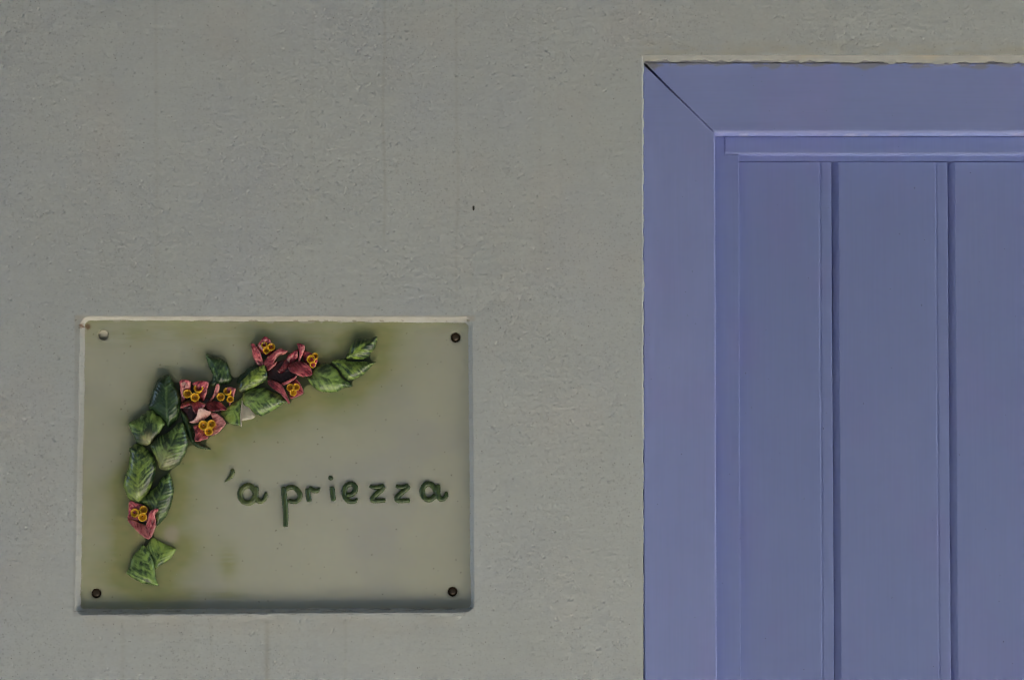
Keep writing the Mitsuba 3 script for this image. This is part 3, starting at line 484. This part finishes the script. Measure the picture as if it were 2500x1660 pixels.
col = slab_color(x, z, dg, dl)
f = grid_faces(len(gz), len(gx), keep)
v = np.stack([x, z, h], -1).reshape(-1, 3); c = col.reshape(-1, 3)
for hx, hz in HOLES:                               # the drilled holes' walls
    a = np.linspace(0, 2 * np.pi, 49)
    ring = [np.stack([hx + HR * np.cos(a), hz + HR * np.sin(a), np.full(49, hh)], -1) for hh in (PD - .35, PD - 1.5, PD - 6)]
    i, j = np.meshgrid([0, 1], np.arange(48), indexing='ij'); b = len(v) + (i * 49 + j).ravel()
    v = np.vstack([v, *ring]); c = np.vstack([c, np.full((147, 3), (.36, .33, .24))])
    f = np.vstack([f, np.stack([b, b + 49, b + 50], 1), np.stack([b, b + 50, b + 1], 1)])
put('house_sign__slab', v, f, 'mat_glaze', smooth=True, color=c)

# screws sunk in three of the holes, a plug of filler in the fourth
for k, (hx, hz) in enumerate(HOLES):
    prof = [(HR - .25, -6), (HR - .25, -3.4), (HR - .5, -2.6), (2.5, -1.75), (1.4, -1.25), (.55, -1.1)] if k else [(HR - .1, -6), (HR - .1, -3.2), (2.4, -2.8), (1.1, -2.7)]
    a = np.linspace(0, 2 * np.pi, 33)[:-1]
    vv = [np.stack([hx + r * np.cos(a), hz + r * np.sin(a), np.full(32, PD + hh) + (.25 * (fb(r * np.cos(a), r * np.sin(a), 1.4, 1.4, 2, 60 + k) - .5) if hh > -6 else 0) + (0 if k or hh < -5 else .42 * r * np.sin(a + .5))], -1) for r, hh in prof]
    vv = np.vstack(vv + [[[hx, hz, PD + prof[-1][1] + .02]]])
    n = len(prof)
    i, j = np.meshgrid(np.arange(n - 1), np.arange(32), indexing='ij'); b, d_ = (i * 32 + j).ravel(), (i * 32 + (j + 1) % 32).ravel()
    ff = np.vstack([np.stack([b, d_, d_ + 32], 1), np.stack([b, d_ + 32, b + 32], 1), [[(n - 1) * 32 + j, (n - 1) * 32 + (j + 1) % 32, n * 32] for j in range(32)]])
    key = put('house_sign__screw' if k else 'house_sign__hole_plug', vv, ff, 'mat_screw' if k else 'mat_plug', smooth=40)
    labels[key] = {'label': 'dark rusty screw head sunk in its hole' if k else 'pale filler plug in the top left hole'}
labels['house_sign'] = {'label': 'greenish glazed ceramic house sign with relief bougainvillea and green handwritten letters', 'category': 'sign'}

# ---------------------------------------------------------------- the sign: lettering, rolled clay laid on the slab


def spline(pts, rads, step=.35):
    p = np.asarray(pts, float)
    r = np.interp(np.linspace(0, 1, len(p)), np.linspace(0, 1, len(rads)), rads)
    q = np.column_stack([p, r])
    q = np.vstack([2 * q[0] - q[1], q, 2 * q[-1] - q[-2]])
    out = []
    for a, b, c_, d in zip(q[:-3], q[1:-2], q[2:-1], q[3:]):
        n = max(2, int(np.linalg.norm((c_ - b)[:2]) / step))
        t = (np.arange(n) / n)[:, None]
        out.append(.5 * (2 * b + (c_ - a) * t + (2 * a - 5 * b + 4 * c_ - d) * t ** 2 + (3 * b - a - 3 * c_ + d) * t ** 3))
    out = np.vstack(out + [q[-2:-1]])
    out[:, 2] = np.maximum(out[:, 2], .15)
    return out


for li, strokes in enumerate(LETTERS):
    vs, fs, cs, off = [], [], [], 0
    for si, (p, r) in enumerate(strokes):
        if len(p) == 2:                            # the dot of the i
            s = trimesh.creation.icosphere(3, 1.0); s.apply_scale([1.9, 1.8, 1.9]); s.apply_translation([p[0][0], p[0][1], slab_h(np.array(p[0][0]), np.array(p[0][1])) + .6])
            vs.append(np.array(s.vertices)); fs.append(np.array(s.faces) + off); off += len(s.vertices); cs.append(np.full((len(s.vertices), 3), (.045, .08, .025)))
            continue
        q = spline(p, r)
        d = np.gradient(q[:, :2], axis=0); d /= np.linalg.norm(d, axis=1, keepdims=True) + 1e-9
        nrm = np.stack([-d[:, 1], d[:, 0]], -1)
        a = np.linspace(-.75, np.pi + .75, 17)
        L = np.concatenate([[0], np.cumsum(np.linalg.norm(np.diff(q[:, :2], axis=0), axis=1))])
        capw = np.sqrt(np.clip(1 - (1 - np.minimum(np.minimum(L, L[-1] - L) / np.maximum(q[:, 2] * .8, .2), 1)) ** 2, .02, 1))
        rr = 1.46 * q[:, 2:3] * capw[:, None] * (1 + .14 * (fb(L, 0, 2.5, 1, 3, 70 + li * 3 + si) - .5))[:, None]
        xx = q[:, :1] + nrm[:, :1] * rr * np.cos(a); zz = q[:, 1:2] + nrm[:, 1:] * rr * np.cos(a)
        hh = slab_h(xx, zz) + .7 + rr * 1.0 * np.sin(a) + .05 * si
        n, m = xx.shape
        i, j = np.meshgrid(np.arange(n - 1), np.arange(m - 1), indexing='ij'); b = (i * m + j).ravel() + off
        vs.append(np.stack([xx, zz, hh], -1).reshape(-1, 3)); off += n * m
        fs.append(np.vstack([np.stack([b, b + m, b + m + 1], 1), np.stack([b, b + m + 1, b + 1], 1)]))
        tone = fb(xx + hh, zz, 1.1, 5, 3, 80)[..., None]
        age = sst(-170, -215, xx)[..., None]
        cc = lerp((.035, .068, .02), (.085, .13, .032), sst(.35, .75, tone))
        cs.append(lerp(cc, (.24, .25, .08), age * .5 * tone).reshape(-1, 3))
    v, f = np.vstack(vs), np.vstack(fs)
    key = put('house_sign__letter', v, f, 'mat_relief', smooth=True, color=np.vstack(cs))
labels['house_sign__letter'] = {'label': 'apostrophe before the first letter, paler and thinner'}

# ---------------------------------------------------------------- the sign: leaves and flowers modelled in relief


def smooth_outline(o, n=150, wob=.25, seed=0):
    o = np.asarray(o, float)
    q = np.vstack([o[-1], o, o[0], o[1]])
    out = []
    for a, b, c_, d in zip(q[:-3], q[1:-2], q[2:-1], q[3:]):
        t = (np.arange(6) / 6)[:, None]
        ta, tb = .42 * (c_ - a), .42 * (d - b)
        h1, h2, h3, h4 = 2 * t ** 3 - 3 * t ** 2 + 1, t ** 3 - 2 * t ** 2 + t, -2 * t ** 3 + 3 * t ** 2, t ** 3 - t ** 2
        out.append(h1 * b + h2 * ta + h3 * c_ + h4 * tb)
    out = np.vstack(out)
    d = np.gradient(out, axis=0); d /= np.linalg.norm(d, axis=1, keepdims=True) + 1e-9
    s = np.concatenate([[0], np.cumsum(np.linalg.norm(np.diff(out, axis=0), axis=1))])
    return out + np.stack([d[:, 1], -d[:, 0]], -1) * (wob * 2 * (fb(s, 0, 2.2, 1, 2, seed) - .5))[:, None]


def plate(key, outline, base, tip, heights, shade, seed, thick=1.5, vein=.26, curl=0.0, step=.62):
    """A modelled clay leaf or bract: its outline filled with points, domed, scored with veins, of real thickness, standing on the slab."""
    o = smooth_outline(outline, seed=seed)
    poly = shapely.Polygon(o).buffer(0)
    if poly.geom_type != 'Polygon':
        poly = max(poly.geoms, key=lambda g: g.area)
    ring = np.array(shapely.segmentize(poly.exterior, step).coords)[:-1]
    x0, z0, x1, z1 = poly.bounds
    X, Z = np.meshgrid(np.arange(x0, x1, step), np.arange(z0, z1, step))
    P = np.stack([X.ravel(), Z.ravel()], -1) + np.random.default_rng(seed).uniform(-.12, .12, (X.size, 2))
    P = P[shapely.contains_xy(poly.buffer(-.32), P[:, 0], P[:, 1])]
    inner = np.array(shapely.segmentize(poly.buffer(-.3).exterior, step).coords)[:-1] if poly.buffer(-.3).geom_type == 'Polygon' else np.zeros((0, 2))
    pts = np.vstack([ring, inner, P]); nr = len(ring)
    tri = Delaunay(pts).simplices
    cen = pts[tri].mean(1)
    tri = tri[shapely.contains_xy(poly, cen[:, 0], cen[:, 1])]
    e1, e2 = pts[tri[:, 1]] - pts[tri[:, 0]], pts[tri[:, 2]] - pts[tri[:, 0]]
    flip = e1[:, 0] * e2[:, 1] - e1[:, 1] * e2[:, 0] < 0
    tri[flip] = tri[flip][:, ::-1]
    b, t = np.asarray(base, float), np.asarray(tip, float)
    ax = (t - b); L = np.linalg.norm(ax); ax /= L
    rel = pts - b
    u, w = rel @ ax, rel @ np.array([-ax[1], ax[0]])
    d = shapely.distance(poly.exterior, shapely.points(pts))
    hb, ht, dome = (q_ * 1.3 for q_ in heights)
    warp = 2.2 * (fb(u, w, 7, 7, 3, seed + 11) - .5)
    a = u - np.abs(w) * .80 - .014 * w * w + warp        # constant along a side vein
    groove = (.5 + .5 * np.cos(a / 3.4 * 2 * np.pi + 3.5 * (fb(u, w, 6, 6, 2, seed) - .5))) * np.exp(-((np.abs(w) - 3) / 9) ** 2)
    mid = np.exp(-(w / .7) ** 2)
    h = lerp(hb, ht, np.clip(u / L, 0, 1)) + dome * 1.15 * (.55 * np.sqrt(np.clip(1 - (1 - d / (d.max() + .3)) ** 2, 0, 1)) + .45 * (1 - (1 - d / (d.max() + .3)) ** 2)) + curl * (w / (L * .4)) ** 2
    h += vein * (groove - .5) * np.minimum(d / 1.2, 1) - vein * 1.3 * mid * np.minimum(d / 1.5, 1) + .35 * (fb(pts[:, 0], pts[:, 1], 3.2, 3.2, 3, seed + 3) - .5)
    h -= .45 * np.exp(-d / .3)
    low = np.maximum(h[:nr] - thick, .05)
    col = shade(u, w, a, d, L, groove, mid, seed)
    top = np.column_stack([pts, PD + h])
    cen2 = ring.mean(0)
    under = np.column_stack([ring + (cen2 - ring) * .03, PD + low])
    foot = np.column_stack([ring + (cen2 - ring) * .16, np.full(nr, PD - .6)])
    v = np.vstack([top, ring_col(ring, PD + h[:nr] - .0), under, foot])
    n = len(top)
    i = np.arange(nr); j = (i + 1) % nr
    ccw = shapely.LinearRing(ring).is_ccw
    f = [tri]
    for r0 in (n, n + nr):
        q1, q2 = np.stack([r0 + i, r0 + nr + i, r0 + nr + j], 1), np.stack([r0 + i, r0 + nr + j, r0 + j], 1)
        f += [q1, q2] if ccw else [q1[:, ::-1], q2[:, ::-1]]
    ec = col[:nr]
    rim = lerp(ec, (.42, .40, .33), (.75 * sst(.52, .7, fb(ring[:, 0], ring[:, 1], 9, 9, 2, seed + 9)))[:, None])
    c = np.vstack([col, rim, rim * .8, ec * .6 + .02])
    return put(key, v, np.vstack(f), 'mat_relief', smooth=True, color=c)


def ring_col(ring, h):
    return np.column_stack([ring, h])


def leaf_shade(tone, yellow, spot):
    def shade(u, w, a, d, L, groove, mid, seed):
        s = .64 * fb(a, np.abs(w) * .2 + np.sign(w) * 40, 1.6, 1.6, 3, seed + 1) + .36 * fb(u, w, 3.0, 1.7, 3, seed + 6)
        big = fb(u, w, 9, 7, 3, seed + 2)
        k = sst(.38, .70, s * .85 + big * .42 + tone * .5 - .32)
        dark = lerp((.014, .032, .017), (.032, .078, .020), big[:, None])
        light = lerp((.24, .44, .14), (.46, .60, .07), np.clip(yellow + .5 * (big - .5), 0, 1)[:, None])
        c = lerp(dark, light, (k * (.40 + .75 * tone))[:, None])
        c = lerp(c, light * 1.1, (.55 * mid * sst(.95, .2, u / L) * (.3 + tone))[:, None])
        sp = spot * np.exp(-((u - .16 * L) ** 2 + w ** 2) / (L * .22) ** 2)
        c = lerp(c, (.50, .46, .22), (.8 * sp * (.5 + .7 * s))[:, None])
        c = lerp(c, (.035, .055, .03), (.4 * np.exp(-d / .55) * sst(.3, .6, big))[:, None])
        return np.clip(c, .012, .8)
    return shade


def petal_shade(pale):
    def shade(u, w, a, d, L, groove, mid, seed):
        s = fb(w * 1.0, u * .18, .8, .8, 3, seed + 1)
        big = fb(u, w, 5, 5, 3, seed + 2)
        red = lerp((.09, .009, .016), (.64, .070, .105), sst(.3, .7, s * .6 + big * .5)[:, None])
        k = np.clip(sst(.54, .88, s * .55 + big * .45 + .36 * pale) * (.15 + .95 * pale), 0, 1)
        c = lerp(red, lerp((.66, .30, .28), (.74, .58, .50), max(0., pale - .5) * 2), k[:, None])
        c = lerp(c, (.66, .30, .27), (.55 * np.exp(-d / .5) * sst(.4, .6, big + .25 * pale))[:, None])
        c = lerp(c, (.10, .012, .02), (.75 * sst(.35, 0, u / L) * (1 - .6 * pale))[:, None])
        return np.clip(c, .01, .8)
    return shade


leaf_names = {}
for i, l in enumerate(LEAVES):
    key = plate('house_sign__leaf', l['o'], l['b'], l['t'], l['h'], leaf_shade(*l['c']), 100 + i * 5)
# dark pads that paint the deep shade in the hollows between blossoms
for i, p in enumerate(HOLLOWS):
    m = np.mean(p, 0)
    plate('house_sign__hollow_shade', p, m, (m[0] + 8, m[1]), (1.0, 1.0, .6), lambda u, w, a, d, L, g, mid, s: np.clip(lerp((.02, .008, .010), (.07, .018, .022), fb(u, w, 2, 2, 3, s)[:, None]), .004, .2), 300 + i)
plate('house_sign__chipped_leaf', CHIP, CHIP[0], CHIP[4], (1.5, 1.4, .6), lambda u, w, a, d, L, g, mid, s: lerp((.50, .46, .37), (.58, .53, .43), fb(u, w, 3, 3, 3, s)[:, None]), 330, vein=.05)
labels['house_sign__chipped_leaf'] = {'label': 'bare cream clay where a leaf broke off'}
sl = np.asarray(SLIVER); sl = np.vstack([sl, (sl + [.75, 0])[::-1]])
plate('house_sign__broken_edge', sl, sl[0], sl[4], (2.8, 2.0, .1), lambda u, w, a, d, L, g, mid, s: np.full((len(u), 3), (.62, .58, .48)), 333, vein=0, step=.4)


def tube_mesh(cx, cz, R, lx, lz, h0, h1):
    R *= 1.07
    a = np.linspace(0, 2 * np.pi, 29)[:-1]
    ax = np.array([lx, lz, 1.0]); ax /= np.linalg.norm(ax)
    e1 = np.cross([0, 1, 0], ax); e1 /= np.linalg.norm(e1); e2 = np.cross(ax, e1)
    rim = np.array([cx, cz, PD + h1])
    prof = [(.62, -(h1 - h0)), (.78, -.55 * (h1 - h0)), (.92, -1.6), (1.0, -.5), (.97, -.1), (.90, 0), (.80, -.10), (.68, -.7), (.56, -1.7), (.38, -2.6), (.12, -2.9)]
    v = np.vstack([rim + ax * s + R * r * (np.cos(a)[:, None] * e1 + np.sin(a)[:, None] * e2) for r, s in prof])
    n = len(prof)
    i, j = np.meshgrid(np.arange(n - 1), np.arange(28), indexing='ij'); b, d = (i * 28 + j).ravel(), (i * 28 + (j + 1) % 28).ravel()
    f = np.vstack([np.stack([b, d, d + 28], 1), np.stack([b, d + 28, b + 28], 1)])
    g = fb(v[:, 0], v[:, 1] + v[:, 2], .9, .9, 3, 7)[:, None]
    depth = np.repeat(np.arange(n), 28)[:, None]
    c = lerp((.74, .40, .012), (.88, .56, .025), g)
    c = np.where(depth >= 7, lerp(c, (.50, .20, .012), .45 + .35 * g), c)
    c = np.where(depth <= 1, c * .65, c)
    return v, f, c


for i, fl in enumerate(FLOWERS):
    root = numbered('house_sign__flower')
    for k, p in enumerate(fl['p']):
        plate(root + '__petal', p['o'], p['b'], p['t'], p['h'], petal_shade(p['c']), 400 + i * 20 + k * 4, thick=1.0, vein=.22, curl=.9, step=.5)
    for k, (tx, tz, R, lx, lz) in enumerate(fl['s']):
        v, f, c = tube_mesh(tx, tz, R, lx, lz, 2.0, 9.0 if i < 6 else 7.5)
        put(root + '__stamen_tube', v, f, 'mat_relief', smooth=True, color=c)

# ---------------------------------------------------------------- a tiny insect on the plaster
bx, bz = INSECT[0]
parts = []
for dz, r, hh, sz in ((.95, .50, .9, 1.0), (.1, .62, 1.0, 1.2), (-1.05, .60, .85, 1.75)):
    s = trimesh.creation.icosphere(2, 1.0); s.apply_scale([r, sz * r, r * .8]); s.apply_translation([bx, bz + dz, hh]); parts.append(s)
for sx in (-1, 1):
    for dz, ex, ez in ((.45, 1.1, .9), (.1, 1.35, -.1), (-.3, 1.15, -1.2)):
        parts.append(trimesh.creation.cylinder(.09, segment=[[bx, bz + dz, .9], [bx + sx * ex, bz + dz + ez * .7, .25]], sections=6))
body = trimesh.util.concatenate(parts)
put('insect', body.vertices, body.faces, 'mat_insect', smooth=True)
labels['insect'] = {'label': 'tiny black insect sitting on the plaster above the right end of the sign', 'category': 'insect'}
